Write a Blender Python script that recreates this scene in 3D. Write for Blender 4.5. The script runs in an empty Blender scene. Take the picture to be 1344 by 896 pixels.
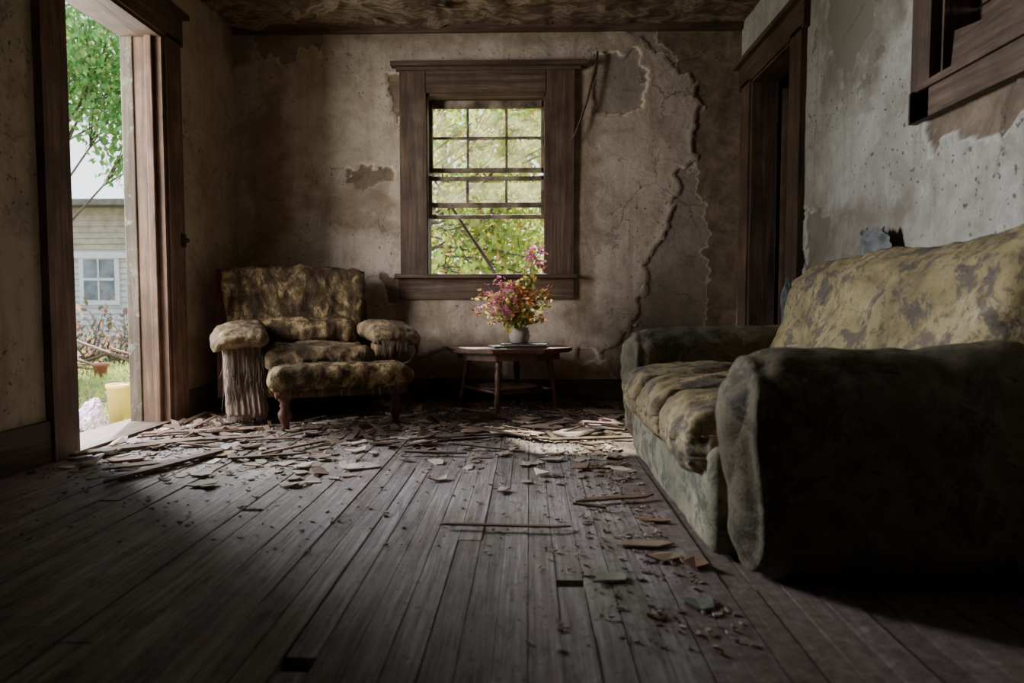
import bpy, math, random
import numpy as np
from mathutils import Vector, noise, Matrix, Euler
random.seed(7)
R=random.uniform
# ------------------------------------------------------------------ node helpers
def newmat(name):
    m=bpy.data.materials.new(name); m.use_nodes=True
    nt=m.node_tree; nt.nodes.clear()
    return m,nt
def nd(nt,t,**k):
    n=nt.nodes.new(t)
    for a,b in k.items(): setattr(n,a,b)
    return n
def coords(nt,scale=(1,1,1),rot=(0,0,0)):
    tc=nd(nt,'ShaderNodeTexCoord'); mp=nd(nt,'ShaderNodeMapping')
    mp.inputs['Scale'].default_value=scale; mp.inputs['Rotation'].default_value=rot
    nt.links.new(tc.outputs['Object'],mp.inputs['Vector']); return mp.outputs['Vector']
def tnoise(nt,vec,scale,detail=6,rough=.6,dist=0):
    n=nd(nt,'ShaderNodeTexNoise'); n.inputs['Scale'].default_value=scale
    n.inputs['Detail'].default_value=detail; n.inputs['Roughness'].default_value=rough
    n.inputs['Distortion'].default_value=dist
    nt.links.new(vec,n.inputs['Vector']); return n.outputs['Fac']
def ramp(nt,fac,stops,interp='LINEAR'):
    r=nd(nt,'ShaderNodeValToRGB'); cr=r.color_ramp; cr.interpolation=interp
    while len(cr.elements)<len(stops): cr.elements.new(.5)
    for e,(p,c) in zip(cr.elements,stops):
        e.position=p
        if not hasattr(c,'__len__'): c=(c,c,c)
        e.color=(*c,1)
    nt.links.new(fac,r.inputs['Fac']); return r.outputs['Color']
def mix(nt,fac,a,b,mode='MIX'):
    m=nd(nt,'ShaderNodeMix',data_type='RGBA',blend_type=mode)
    for s,v in ((m.inputs[0],fac),(m.inputs[6],a),(m.inputs[7],b)):
        if isinstance(v,(int,float)): s.default_value=v
        elif isinstance(v,tuple): s.default_value=(*v,1)
        else: nt.links.new(v,s)
    return m.outputs[2]
def mathn(nt,op,a,b=None):
    m=nd(nt,'ShaderNodeMath',operation=op)
    for s,v in ((m.inputs[0],a),(m.inputs[1],b)):
        if v is None: continue
        if isinstance(v,(int,float)): s.default_value=v
        else: nt.links.new(v,s)
    return m.outputs[0]
def finish(nt,col,rough=.8,bump=None,bstr=.4,bdist=.01,spec=.3,trans=0):
    p=nd(nt,'ShaderNodeBsdfPrincipled')
    if isinstance(col,tuple): p.inputs['Base Color'].default_value=(*col,1)
    else: nt.links.new(col,p.inputs['Base Color'])
    if isinstance(rough,(int,float)): p.inputs['Roughness'].default_value=rough
    else: nt.links.new(rough,p.inputs['Roughness'])
    p.inputs['Specular IOR Level'].default_value=spec
    if bump is not None:
        b=nd(nt,'ShaderNodeBump'); b.inputs['Strength'].default_value=bstr; b.inputs['Distance'].default_value=bdist
        nt.links.new(bump,b.inputs['Height']); nt.links.new(b.outputs[0],p.inputs['Normal'])
    o=nd(nt,'ShaderNodeOutputMaterial')
    if trans>0:
        t=nd(nt,'ShaderNodeBsdfTranslucent')
        if isinstance(col,tuple): t.inputs['Color'].default_value=(*col,1)
        else: nt.links.new(col,t.inputs['Color'])
        ms=nd(nt,'ShaderNodeMixShader'); ms.inputs[0].default_value=trans
        nt.links.new(p.outputs[0],ms.inputs[1]); nt.links.new(t.outputs[0],ms.inputs[2]); nt.links.new(ms.outputs[0],o.inputs[0])
    else: nt.links.new(p.outputs[0],o.inputs[0])
def attr(nt,name):
    a=nd(nt,'ShaderNodeAttribute'); a.attribute_name=name; return a
# ------------------------------------------------------------------ materials
def mat_simple(name,stops,scale=6,sc=(1,1,1),rough=.8,bstr=.3,bdist=.01,detail=8,dist=0,spec=.3,tint=False,trans=0):
    m,nt=newmat(name); v=coords(nt,sc)
    f=tnoise(nt,v,scale,detail,.62,dist); c=ramp(nt,f,stops)
    if tint: c=mix(nt,1.0,c,attr(nt,'tint').outputs['Color'],'MULTIPLY')
    f2=tnoise(nt,v,scale*4,5,.7)
    h=mathn(nt,'ADD',f,mathn(nt,'MULTIPLY',f2,.4))
    finish(nt,c,rough,h,bstr,bdist,spec,trans); return m
def mat_wood(name,dark,mid,light,axis='Z',rough=.7,tint=False,str_=.5,wear=None,fs=22):
    m,nt=newmat(name)
    s=[fs,fs,fs]; s['XYZ'.index(axis)]=1.2
    v=coords(nt,tuple(s)); v1=coords(nt)
    g=tnoise(nt,v,1.6,9,.7,.6); c=ramp(nt,g,[(.3,dark),(.5,mid),(.72,light)])
    big=tnoise(nt,v1,3.5,6,.65); c=mix(nt,mathn(nt,'MULTIPLY',ramp(nt,big,[(.4,0.),(.62,1.)]),.65),c,dark)
    if wear:
        wn=tnoise(nt,v1,9,8,.75,.5); c=mix(nt,ramp(nt,wn,[(.56,0.),(.62,1.)]),c,wear)
    if tint: c=mix(nt,1.0,c,attr(nt,'tint').outputs['Color'],'MULTIPLY')
    finish(nt,c,rough,g,str_,.006); return m
def mat_wall(name,base,base2,stainc,expo,greyc):
    m,nt=newmat(name); v=coords(nt)
    big=tnoise(nt,v,1.3,6,.6,.3); c=ramp(nt,big,[(.3,base2),(.62,base)])
    mid=tnoise(nt,v,5,9,.75,.6); c=mix(nt,mathn(nt,'MULTIPLY',ramp(nt,mid,[(.45,0.),(.68,1.)]),.6),c,stainc)
    gr=tnoise(nt,v,2.3,10,.8,.3); c=mix(nt,mathn(nt,'MULTIPLY',ramp(nt,gr,[(.50,0.),(.56,1.)]),.28),c,tuple(x*.8 for x in stainc))
    vd=coords(nt,(9,9,.7)); dr=tnoise(nt,vd,1.5,6,.65); c=mix(nt,mathn(nt,'MULTIPLY',ramp(nt,dr,[(.52,0.),(.72,1.)]),.5),c,stainc)
    sp=tnoise(nt,v,38,3,.5); sm=mathn(nt,'MULTIPLY',ramp(nt,sp,[(.64,0.),(.67,1.)]),ramp(nt,tnoise(nt,v,2.2,3,.5),[(.42,0.),(.56,1.)]))
    c=mix(nt,mathn(nt,'MULTIPLY',sm,.75),c,(.06,.045,.035))
    # small places where the skim coat flaked off
    pk=tnoise(nt,v,3.1,12,.78,.2); pm=ramp(nt,pk,[(.615,0.),(.63,1.)])
    c=mix(nt,mathn(nt,'MULTIPLY',ramp(nt,pk,[(.60,0.),(.612,1.),(.622,1.),(.64,0.)]),.5),c,tuple(min(1,x*1.3) for x in base))
    c=mix(nt,mathn(nt,'MULTIPLY',pm,.8),c,tuple(x*.78 for x in greyc))
    vn=nd(nt,'ShaderNodeTexVoronoi',feature='DISTANCE_TO_EDGE'); vn.inputs['Scale'].default_value=1.3
    wn=nd(nt,'ShaderNodeTexNoise'); wn.inputs['Scale'].default_value=4; wn.inputs['Detail'].default_value=8; wn.inputs['Roughness'].default_value=.7
    nt.links.new(v,wn.inputs['Vector'])
    va=nd(nt,'ShaderNodeVectorMath',operation='ADD'); nt.links.new(v,va.inputs[0]); 
    vs=nd(nt,'ShaderNodeVectorMath',operation='SCALE'); vs.inputs['Scale'].default_value=.28
    nt.links.new(wn.outputs['Color'],vs.inputs[0]); nt.links.new(vs.outputs[0],va.inputs[1]); nt.links.new(va.outputs[0],vn.inputs['Vector'])
    cm=ramp(nt,vn.outputs['Distance'],[(.0,1.),(.004,0.)])
    cm=mathn(nt,'MULTIPLY',cm,ramp(nt,tnoise(nt,v,1.4,3,.6),[(.51,0.),(.58,1.)]))
    c=mix(nt,mathn(nt,'MULTIPLY',cm,.45),c,(.09,.065,.045))
    a=attr(nt,'mask'); sep=nd(nt,'ShaderNodeSeparateColor'); nt.links.new(a.outputs['Color'],sep.inputs[0])
    en=tnoise(nt,v,7,8,.7,.5)
    gcol=ramp(nt,en,[(.35,tuple(x*.65 for x in greyc)),(.6,greyc)])
    c=mix(nt,sep.outputs[1],c,gcol)
    for ch in (0,1):
        rim=ramp(nt,sep.outputs[ch],[(.0,0.),(.18,1.),(.45,1.),(.8,0.)]); c=mix(nt,mathn(nt,'MULTIPLY',rim,.7),c,tuple(min(1,x*1.4) for x in base))
    ecol=ramp(nt,en,[(.3,tuple(x*.45 for x in expo)),(.5,expo),(.68,tuple(x*1.6 for x in expo))])
    c=mix(nt,sep.outputs[0],c,ecol)
    c=mix(nt,mathn(nt,'MULTIPLY',sep.outputs[2],ramp(nt,en,[(.3,.3),(.6,1.)])),c,stainc)
    fine=tnoise(nt,v,26,8,.75)
    h=mathn(nt,'SUBTRACT',mathn(nt,'ADD',mathn(nt,'MULTIPLY',mid,1.0),mathn(nt,'MULTIPLY',fine,.35)),mathn(nt,'ADD',cm,mathn(nt,'MULTIPLY',pm,.5)))
    finish(nt,c,.88,h,.7,.02,.2); return m
M={}
M['wall']=mat_wall('aged_plaster',(.55,.475,.39),(.44,.37,.295),(.245,.18,.125),(.19,.138,.096),(.33,.275,.22))
M['wall_l']=mat_wall('aged_plaster_yellowed',(.54,.46,.33),(.45,.37,.26),(.27,.20,.125),(.15,.105,.073),(.38,.32,.26))
M['wall_r']=mat_wall('aged_plaster_grey',(.54,.53,.485),(.42,.41,.37),(.24,.21,.17),(.19,.145,.105),(.33,.29,.24))
M['ceil']=mat_simple('peeling_ceiling',[(.30,(.06,.038,.026)),(.48,(.15,.105,.073)),(.56,(.32,.25,.18)),(.62,(.13,.09,.062)),(.7,(.28,.215,.155))],4,(1,1.6,1),.85,.8,.03,10,1.2)
M['wood']=mat_wood('weathered_dark_wood',(.035,.022,.015),(.11,.068,.046),(.22,.145,.105),'Z',.65)
M['woodx']=mat_wood('weathered_dark_wood_h',(.035,.022,.015),(.105,.066,.044),(.21,.14,.10),'X',.65)
M['woody']=mat_wood('weathered_dark_wood_d',(.035,.022,.015),(.11,.07,.046),(.22,.15,.108),'Y',.65)
M['jamb']=mat_wood('door_jamb_wood',(.05,.027,.018),(.17,.098,.065),(.31,.195,.13),'Z',.6)
M['jambp']=mat_wood('worn_painted_wood',(.05,.035,.026),(.13,.10,.075),(.26,.22,.18),'Z',.7,wear=(.20,.21,.165))
M['furn']=mat_wood('furniture_wood',(.035,.015,.010),(.12,.052,.034),(.22,.105,.07),'Z',.4)
M['debwood']=mat_wood('splintered_lath',(.06,.038,.026),(.22,.155,.11),(.40,.32,.25),'X',.8,tint=True)
M['chip']=mat_simple('plaster_chip',[(.35,(.42,.35,.30)),(.6,(.75,.69,.63))],9,rough=.85,tint=True)
M['sash']=mat_simple('sash_paint',[(.35,(.05,.035,.025)),(.5,(.16,.12,.085)),(.68,(.33,.28,.21))],9,rough=.7)
# floor
m,nt=newmat('old_floorboards'); v=coords(nt); vg=coords(nt,(40,1.3,10))
g=tnoise(nt,vg,1.5,11,.8,.2)
c=ramp(nt,g,[(.32,(.075,.060,.056)),(.46,(.26,.225,.218)),(.62,(.50,.465,.46))])
bn=tnoise(nt,coords(nt,(1,.6,1)),1.7,9,.75,.5); c=mix(nt,mathn(nt,'MULTIPLY',ramp(nt,bn,[(.47,0.),(.58,1.)]),.45),c,(.13,.088,.072))
gn=tnoise(nt,coords(nt,(1,.8,1)),1.1,5,.65); c=mix(nt,mathn(nt,'MULTIPLY',ramp(nt,gn,[(.50,0.),(.62,1.)]),.35),c,(.30,.29,.16))
dn=tnoise(nt,v,13,10,.85,.2); c=mix(nt,mathn(nt,'MULTIPLY',ramp(nt,dn,[(.53,0.),(.59,1.)]),.6),c,(.34,.275,.25))
sn=tnoise(nt,coords(nt,(3,.6,1)),5,9,.85,.3); c=mix(nt,mathn(nt,'MULTIPLY',ramp(nt,sn,[(.54,0.),(.61,1.)]),.65),c,(.055,.040,.034))
dk=tnoise(nt,v,45,4,.6); c=mix(nt,mathn(nt,'MULTIPLY',ramp(nt,dk,[(.62,0.),(.66,1.)]),.6),c,(.06,.042,.034))
sx=nd(nt,'ShaderNodeSeparateXYZ'); nt.links.new(v,sx.inputs[0])
gy=nd(nt,'ShaderNodeMapRange'); nt.links.new(sx.outputs['Y'],gy.inputs[0]); gy.inputs[1].default_value=2.6; gy.inputs[2].default_value=4.3
gx=nd(nt,'ShaderNodeMapRange'); nt.links.new(sx.outputs['X'],gx.inputs[0]); gx.inputs[1].default_value=.1; gx.inputs[2].default_value=.55
acc=mathn(nt,'MAXIMUM',gy.outputs[0],gx.outputs[0]); am=tnoise(nt,v,6,9,.8,.3)
mk=ramp(nt,mathn(nt,'ADD',mathn(nt,'MULTIPLY',acc,.32),am),[(.60,0.),(.72,1.)])
dirtc=ramp(nt,tnoise(nt,v,30,7,.8),[(.35,(.055,.035,.027)),(.55,(.165,.115,.092)),(.7,(.32,.26,.225))])
c=mix(nt,mathn(nt,'MULTIPLY',mk,.85),c,dirtc)
c=mix(nt,1.0,c,attr(nt,'tint').outputs['Color'],'MULTIPLY')
rr=ramp(nt,dn,[(.40,.50),(.62,.85)])
finish(nt,c,rr,mathn(nt,'ADD',g,mathn(nt,'MULTIPLY',dn,.9)),.8,.009,.35); M['floor']=m
def mat_fabric(name,cols,blot,bs,thr,wave=150,sc=(1,1,1)):
    m,nt=newmat(name); v=coords(nt,sc)
    f=tnoise(nt,v,5,7,.65,.4); c=ramp(nt,f,cols)
    b=tnoise(nt,v,bs,9,.78,.5); c=mix(nt,ramp(nt,b,[(thr,0.),(thr+.05,.8)]),c,blot)
    b2=tnoise(nt,v,bs*3.3,7,.78,.3); c=mix(nt,ramp(nt,b2,[(.53,0.),(.60,.65)]),c,tuple(x*.8 for x in blot))
    big=tnoise(nt,coords(nt),1.5,4,.6); c=mix(nt,1.,c,ramp(nt,big,[(.35,.6),(.6,1.05)]),'MULTIPLY')
    w=tnoise(nt,v,wave,2,.5); h=mathn(nt,'ADD',mathn(nt,'MULTIPLY',f,1.6),mathn(nt,'MULTIPLY',w,.22))
    h=mathn(nt,'ADD',h,mathn(nt,'MULTIPLY',b2,.6))
    finish(nt,c,.8,h,.7,.012,.25); return m
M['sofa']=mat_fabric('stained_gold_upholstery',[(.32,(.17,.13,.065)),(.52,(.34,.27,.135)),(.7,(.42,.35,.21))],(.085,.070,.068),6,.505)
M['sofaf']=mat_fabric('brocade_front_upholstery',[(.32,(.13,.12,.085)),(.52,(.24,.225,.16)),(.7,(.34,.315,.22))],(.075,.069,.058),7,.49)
M['sofad']=mat_fabric('shaded_arm_upholstery',[(.32,(.09,.077,.05)),(.55,(.18,.15,.098)),(.72,(.27,.23,.145))],(.06,.052,.043),5,.51)  # sofa fabric with the unlit arm's shade put into its colour
M['chair']=mat_fabric('crushed_brown_velvet',[(.36,(.045,.029,.017)),(.50,(.14,.092,.046)),(.60,(.46,.33,.17))],(.05,.033,.021),16,.53,90,(2.2,2.2,1.2))
M['chairl']=mat_fabric('worn_chair_seat',[(.34,(.10,.07,.04)),(.50,(.24,.17,.10)),(.64,(.50,.37,.21))],(.07,.046,.03),15,.52,90,(1.8,1.8,1))
M['fray']=mat_wood('frayed_stuffing',(.12,.088,.068),(.25,.19,.15),(.38,.305,.245),'Z',.9,fs=90)
# ------------------------------------------------------------------ mesh builder
class MB:
    def __init__(s): s.v=[];s.f=[];s.m=[];s.sm=[];s.t=[];s.mats=[]
    def mi(s,mat):
        if mat not in s.mats: s.mats.append(mat)
        return s.mats.index(mat)
    def add(s,vs,fs,mat,smooth=False,tint=(1,1,1),T=None):
        o=len(s.v)
        if T is not None: vs=[T@Vector(p) for p in vs]
        s.v+= [tuple(p) for p in vs]; s.t+=[tint]*len(vs)
        i=s.mi(mat)
        for f in fs: s.f.append(tuple(a+o for a in f)); s.m.append(i); s.sm.append(smooth)
    def box(s,a,b,mat,tint=(1,1,1),T=None,bev=0.0):
        x0,x1=sorted((a[0],b[0]));y0,y1=sorted((a[1],b[1]));z0,z1=sorted((a[2],b[2]))
        e=min(bev,(x1-x0)*.45,(y1-y0)*.45,(z1-z0)*.45)
        if e<=0:
            vs=[(x0,y0,z0),(x1,y0,z0),(x1,y1,z0),(x0,y1,z0),(x0,y0,z1),(x1,y0,z1),(x1,y1,z1),(x0,y1,z1)]
            s.add(vs,[(0,3,2,1),(4,5,6,7),(0,1,5,4),(1,2,6,5),(2,3,7,6),(3,0,4,7)],mat,False,tint,T)
        else:
            vs,fs=rbox(((x0+x1)/2,(y0+y1)/2,(z0+z1)/2),(x1-x0,y1-y0,z1-z0),e,3)
            s.add(vs,fs,mat,False,tint,T)
    def lathe(s,prof,c,mat,seg=20,tint=(1,1,1),T=None):
        vs=[];fs=[];n=len(prof)
        for r,z in prof:
            for k in range(seg):
                a=2*math.pi*k/seg; vs.append((c[0]+r*math.cos(a),c[1]+r*math.sin(a),c[2]+z))
        for i in range(n-1):
            for k in range(seg):
                k2=(k+1)%seg; fs.append((i*seg+k,i*seg+k2,(i+1)*seg+k2,(i+1)*seg+k))
        fs.append(tuple(range(seg))[::-1]); fs.append(tuple((n-1)*seg+k for k in range(seg)))
        s.add(vs,fs,mat,True,tint,T)
    def tube(s,pts,r,mat,seg=8,tint=(1,1,1),T=None):
        pts=[Vector(p) for p in pts]; vs=[];fs=[];n=len(pts)
        for i,p in enumerate(pts):
            d=(pts[min(i+1,n-1)]-pts[max(i-1,0)]).normalized()
            u=d.orthogonal().normalized() if i==0 else (u-d*u.dot(d)).normalized()
            w=d.cross(u); rr=r[i] if hasattr(r,'__len__') else r
            for k in range(seg):
                a=2*math.pi*k/seg; vs.append(p+u*rr*math.cos(a)+w*rr*math.sin(a))
        for i in range(n-1):
            for k in range(seg):
                k2=(k+1)%seg; fs.append((i*seg+k,i*seg+k2,(i+1)*seg+k2,(i+1)*seg+k))
        fs.append(tuple(range(seg))[::-1]); fs.append(tuple((n-1)*seg+k for k in range(seg)))
        s.add(vs,fs,mat,True,tint,T)
    def obj(s,name,loc=(0,0,0),rz=0,world=False,parent=None):
        L=Vector(loc); vs=s.v
        if world: vs=[(p[0]-L.x,p[1]-L.y,p[2]-L.z) for p in vs]
        me=bpy.data.meshes.new(name); me.from_pydata(vs,[],s.f)
        for m in s.mats: me.materials.append(m)
        me.polygons.foreach_set('material_index',s.m); me.polygons.foreach_set('use_smooth',s.sm)
        ca=me.color_attributes.new('tint','FLOAT_COLOR','POINT')
        ca.data.foreach_set('color',np.array([(*t[:3],1.) for t in s.t],dtype=np.float32).ravel())
        me.update()
        o=bpy.data.objects.new(name,me); o.location=loc; o.rotation_euler=(0,0,rz)
        bpy.context.scene.collection.objects.link(o)
        if parent: o.parent=parent
        return o
def rbox(c,size,r,n,fn=None):
    h=[a/2 for a in size]; r=min(r,min(h)*.999); idx={};vs=[];fs=[]
    def vert(i,j,k):
        key=(i,j,k)
        if key in idx: return idx[key]
        u=Vector((2*i/n-1,2*j/n-1,2*k/n-1))
        p=Vector((u.x*h[0],u.y*h[1],u.z*h[2]))
        if n<=3:
            p=Vector([ (-h[a] if t==0 else -h[a]+r if t==1 else h[a]-r if t==2 else h[a]) for a,t in enumerate((i,j,k))])
            q=p; 
            ex=[abs(abs(p[a])-h[a])<1e-9 for a in range(3)]
            if sum(ex)>=2:
                f=.3 if sum(ex)==2 else .42
                q=Vector([p[a]-math.copysign(r*f,p[a]) if ex[a] else p[a] for a in range(3)])
            idx[key]=len(vs); vs.append(q+Vector(c)); return idx[key]
        inner=Vector([max(-(h[a]-r),min(h[a]-r,p[a])) for a in range(3)])
        d=p-inner; nr=d.normalized() if d.length>1e-9 else Vector((0,0,1)); q=inner+nr*r
        if fn: q=fn(q,nr,u)
        idx[key]=len(vs); vs.append(q+Vector(c)); return idx[key]
    for a in range(n):
        for b in range(n):
            for s_ in (0,n):
                q=[(s_,a,b),(s_,a+1,b),(s_,a+1,b+1),(s_,a,b+1)]; 
                fs.append(tuple(vert(*t) for t in (q if s_ else q[::-1])))
                q=[(b,s_,a),(b,s_,a+1),(b+1,s_,a+1),(b+1,s_,a)]
                fs.append(tuple(vert(*t) for t in (q if s_ else q[::-1])))
                q=[(a,b,s_),(a+1,b,s_),(a+1,b+1,s_),(a,b+1,s_)]
                fs.append(tuple(vert(*t) for t in (q if s_ else q[::-1])))
    return vs,fs
def soft(mb,c,size,r,mat,n=28,amp=.012,sc=5,crown=(0,0,0),seed=0,warp=None,T=None,aniso=(1,1,1),ridge=None):
    so=Vector((seed*3.7,seed*1.3,seed*2.1))
    def fn(q,nr,u):
        cx=1-u.x*u.x; cy=1-u.y*u.y; cz=1-u.z*u.z
        if ridge is not None: q=q+nr*.012*math.exp(-((q.x-ridge)/.011)**2)
        q=q+Vector((crown[0]*u.x*cy*cz,crown[1]*u.y*cx*cz,crown[2]*u.z*cx*cy))
        p=Vector((q.x*aniso[0],q.y*aniso[1],q.z*aniso[2]))
        w=noise.noise(p*sc+so)*.6+abs(noise.noise(p*sc*2.3+so))*.5+noise.noise(p*sc*5+so)*.15
        q=q+nr*amp*w
        if warp: q=warp(q,u)
        return q
    vs,fs=rbox(c,size,r,n,fn); mb.add(vs,fs,mat,True,T=T)
# ------------------------------------------------------------------ room dims
XL,XR,YB,YF,H=-2.09,1.47,4.87,-1.3,2.61
def bp(a,b,holes,step):
    pts=sorted(set([a,b]+[h for h in holes if a<h<b])); out=[]
    for p,q in zip(pts[:-1],pts[1:]):
        n=max(1,int(round((q-p)/step))); out+= [p+(q-p)*i/n for i in range(n)]
    return out+[b]
def polysd(P,poly):
    poly=np.array(poly); n=len(poly); d=np.full(len(P),1e9); ins=np.zeros(len(P),bool)
    for i in range(n):
        a=poly[i]; b=poly[(i+1)%n]; e=b-a; w=P-a
        t=np.clip((w@e)/(e@e),0,1)[:,None]; d=np.minimum(d,np.linalg.norm(w-e*t,axis=1))
        c1=(a[1]>P[:,1])!=(b[1]>P[:,1])
        with np.errstate(divide='ignore',invalid='ignore'):
            xx=(b[0]-a[0])*(P[:,1]-a[1])/(b[1]-a[1])+a[0]
        ins^= c1&(P[:,0]<xx)
    return np.where(ins,-d,d)
def wall(name,org,U,V,N,u0,u1,v0,v1,holes,mat,step=.03,expo=[],grey=[],stain=[],seed=0,thick=.15,bulge=.008,depth=.012):
    us=bp(u0,u1,[h[0] for h in holes]+[h[1] for h in holes],step); vs_=bp(v0,v1,[h[2] for h in holes]+[h[3] for h in holes],step)
    uu,vv=np.meshgrid(us,vs_,indexing='ij'); P=np.stack([uu.ravel(),vv.ravel()],1)
    n1=np.array([noise.fractal(Vector((p[0]*9+seed,p[1]*9,seed)),.8,2.1,6) for p in P])
    n2=np.array([noise.noise(Vector((p[0]*1.2+seed,p[1]*1.2,seed))) for p in P])
    def m_of(polys,soft_=.016,jit=.06):
        r=np.zeros(len(P))
        for pl in polys: r=np.maximum(r,np.clip(.5-(polysd(P,pl)+n1*jit)/soft_,0,1))
        return r
    me_,mg,ms=m_of(expo),m_of(grey),m_of(stain,.10,.08)
    lip=np.zeros(len(P))
    for pl in grey+expo:
        d=polysd(P,pl)+n1*.06; lip=np.maximum(lip,np.exp(-((d-.02)/.03)**2)*(d>0))
    off=n2*bulge+n1*.0015-depth*(np.maximum(me_,mg*.8))+lip*.006*(1-np.maximum(me_,mg))
    org,U,V,N=map(Vector,(org,U,V,N))
    verts=[org+U*p[0]+V*p[1]+N*o for p,o in zip(P,off)]
    nu,nv=len(us),len(vs_); faces=[]
    def inh(a,b): return any(h[0]<a<h[1] and h[2]<b<h[3] for h in holes)
    flip=U.cross(V).dot(N)<0
    for i in range(nu-1):
        for j in range(nv-1):
            if inh((us[i]+us[i+1])/2,(vs_[j]+vs_[j+1])/2): continue
            q=(i*nv+j,(i+1)*nv+j,(i+1)*nv+j+1,i*nv+j+1); faces.append(q[::-1] if flip else q)
    ncol=len(verts)
    cu=bp(u0,u1,[h[0] for h in holes]+[h[1] for h in holes],99); cv=bp(v0,v1,[h[2] for h in holes]+[h[3] for h in holes],99)
    for i in range(len(cu)-1):
        for j in range(len(cv)-1):
            if inh((cu[i]+cu[i+1])/2,(cv[j]+cv[j+1])/2): continue
            b=len(verts)
            for a_,b_ in ((cu[i],cv[j]),(cu[i+1],cv[j]),(cu[i+1],cv[j+1]),(cu[i],cv[j+1])): verts.append(org+U*a_+V*b_-N*thick)
            q=(b,b+1,b+2,b+3); faces.append(q if flip else q[::-1])
    me=bpy.data.meshes.new(name); me.from_pydata([tuple(p) for p in verts],[],faces); me.materials.append(mat)
    col=np.zeros((len(verts),4),np.float32); col[:,3]=1; col[:ncol,0]=me_; col[:ncol,1]=mg; col[:ncol,2]=ms
    ca=me.color_attributes.new('mask','FLOAT_COLOR','POINT'); ca.data.foreach_set('color',col.ravel())
    me.polygons.foreach_set('use_smooth',[True]*len(faces)); me.update()
    o=bpy.data.objects.new(name,me); bpy.context.scene.collection.objects.link(o); return o
W0,W1,WZ0,WZ1=-.733,.114,.897,2.16
grey_b=[[(.40,2.66),(.62,2.60),(.80,2.52),(.98,2.34),(1.22,2.24),(1.26,1.88),(1.18,1.74),(1.03,1.56),(1.01,1.35),(.93,1.12),(.82,.95),(.79,.70),(.70,.50),(.52,.38),(.32,.37),(.35,.30),(.55,.30),(.62,.10),(.7,-.05),(1.6,-.05),(1.6,2.7)],
        [(.44,2.43),(.78,2.42),(.80,2.10),(.70,2.02),(.47,2.04)],[(-2.0,2.7),(-1.95,2.45),(-1.7,2.40),(-1.5,2.52),(-1.3,2.7)]]
expo_b=[[(.55,2.7),(.86,2.58),(1.02,2.36),(1.17,2.22),(1.15,1.86),(1.17,1.6),(1.26,1.2),(1.25,.6),(1.34,.1),(1.7,-.05),(1.7,2.7)],
        [(-1.30,1.64),(-.97,1.66),(-.96,1.56),(-1.12,1.52),(-1.29,1.55)],[(-1.0,2.28),(-.90,2.30),(-.90,2.05),(-.93,1.98)],
        [(-1.05,.88),(-.92,.90),(-.93,.72),(-1.03,.68)],[(-.95,.28),(-.6,.36),(-.2,.30),(-.2,.12),(-.9,.12)]]
stain_b=[[(-1.6,1.45),(-1.0,1.6),(-.95,1.2),(-1.4,1.2)],[(.3,2.3),(.5,2.3),(.45,.5),(.3,.5)],[(-2.1,.8),(-1.2,.5),(.4,.4),(.4,-.1),(-2.1,-.1)],
         [(-2.1,2.7),(-2.1,2.35),(-1.7,2.53),(-.6,2.5),(.5,2.53),(.5,2.7)],[(-.95,1.1),(-.93,.5),(-.6,.5),(-.6,1.1)],[(-2.0,1.9),(-1.75,2.3),(-1.7,1.2),(-2.0,1.0)]]
wall('wall_back',(0,YB,0),(1,0,0),(0,0,1),(0,-1,0),XL-.14,XR+.14,-.1,H+.08,[(W0,W1,WZ0,WZ1)],M['wall'],.0145,expo_b,grey_b,stain_b,1)
D0,D1,DZ=3.07,3.86,2.2
wall('wall_left',(XL,0,0),(0,1,0),(0,0,1),(1,0,0),YF-.14,YB+.14,-.1,H+.08,[(D0,D1,-.1,DZ)],M['wall_l'],.03,[[(2.0,.9),(2.5,.7),(2.6,.3),(2.0,.2)]],[],[[(4.6,2.7),(4.9,2.7),(4.9,2.2)],[(4.0,.5),(4.9,.4),(4.9,0),(4.0,0)]],5)
RD0,RD1,RDZ=3.90,4.58,2.14
RW0,RW1,RWZ0,RWZ1=1.45,2.55,1.47,2.40
wall('wall_right',(XR,0,0),(0,1,0),(0,0,1),(-1,0,0),YF-.14,YB+.14,-.1,H+.08,[(RD0,RD1,-.1,RDZ),(RW0,RW1,RWZ0,RWZ1)],M['wall_r'],.02,
     [[(2.02,1.40),(2.62,1.40),(2.55,1.24),(2.38,1.27),(2.2,1.20),(2.05,1.28)]],[[(2.95,2.3),(3.4,2.35),(3.5,2.0),(3.3,1.72),(3.05,1.85)],[(3.4,1.1),(3.7,1.2),(3.7,.8),(3.5,.85)],[(2.7,2.65),(3.2,2.62),(3.0,2.45),(2.75,2.5)]],[[(2.7,2.3),(3.6,2.2),(3.5,1.7),(3.0,1.6),(2.75,1.9)],[(2.7,1.1),(3.6,1.2),(3.6,.2),(2.7,.2)]],9)
wall('wall_front',(0,YF,0),(1,0,0),(0,0,1),(0,1,0),XL-.14,XR+.14,-.1,H+.08,[],M['wall'],.08,[],[],[],3)
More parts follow.
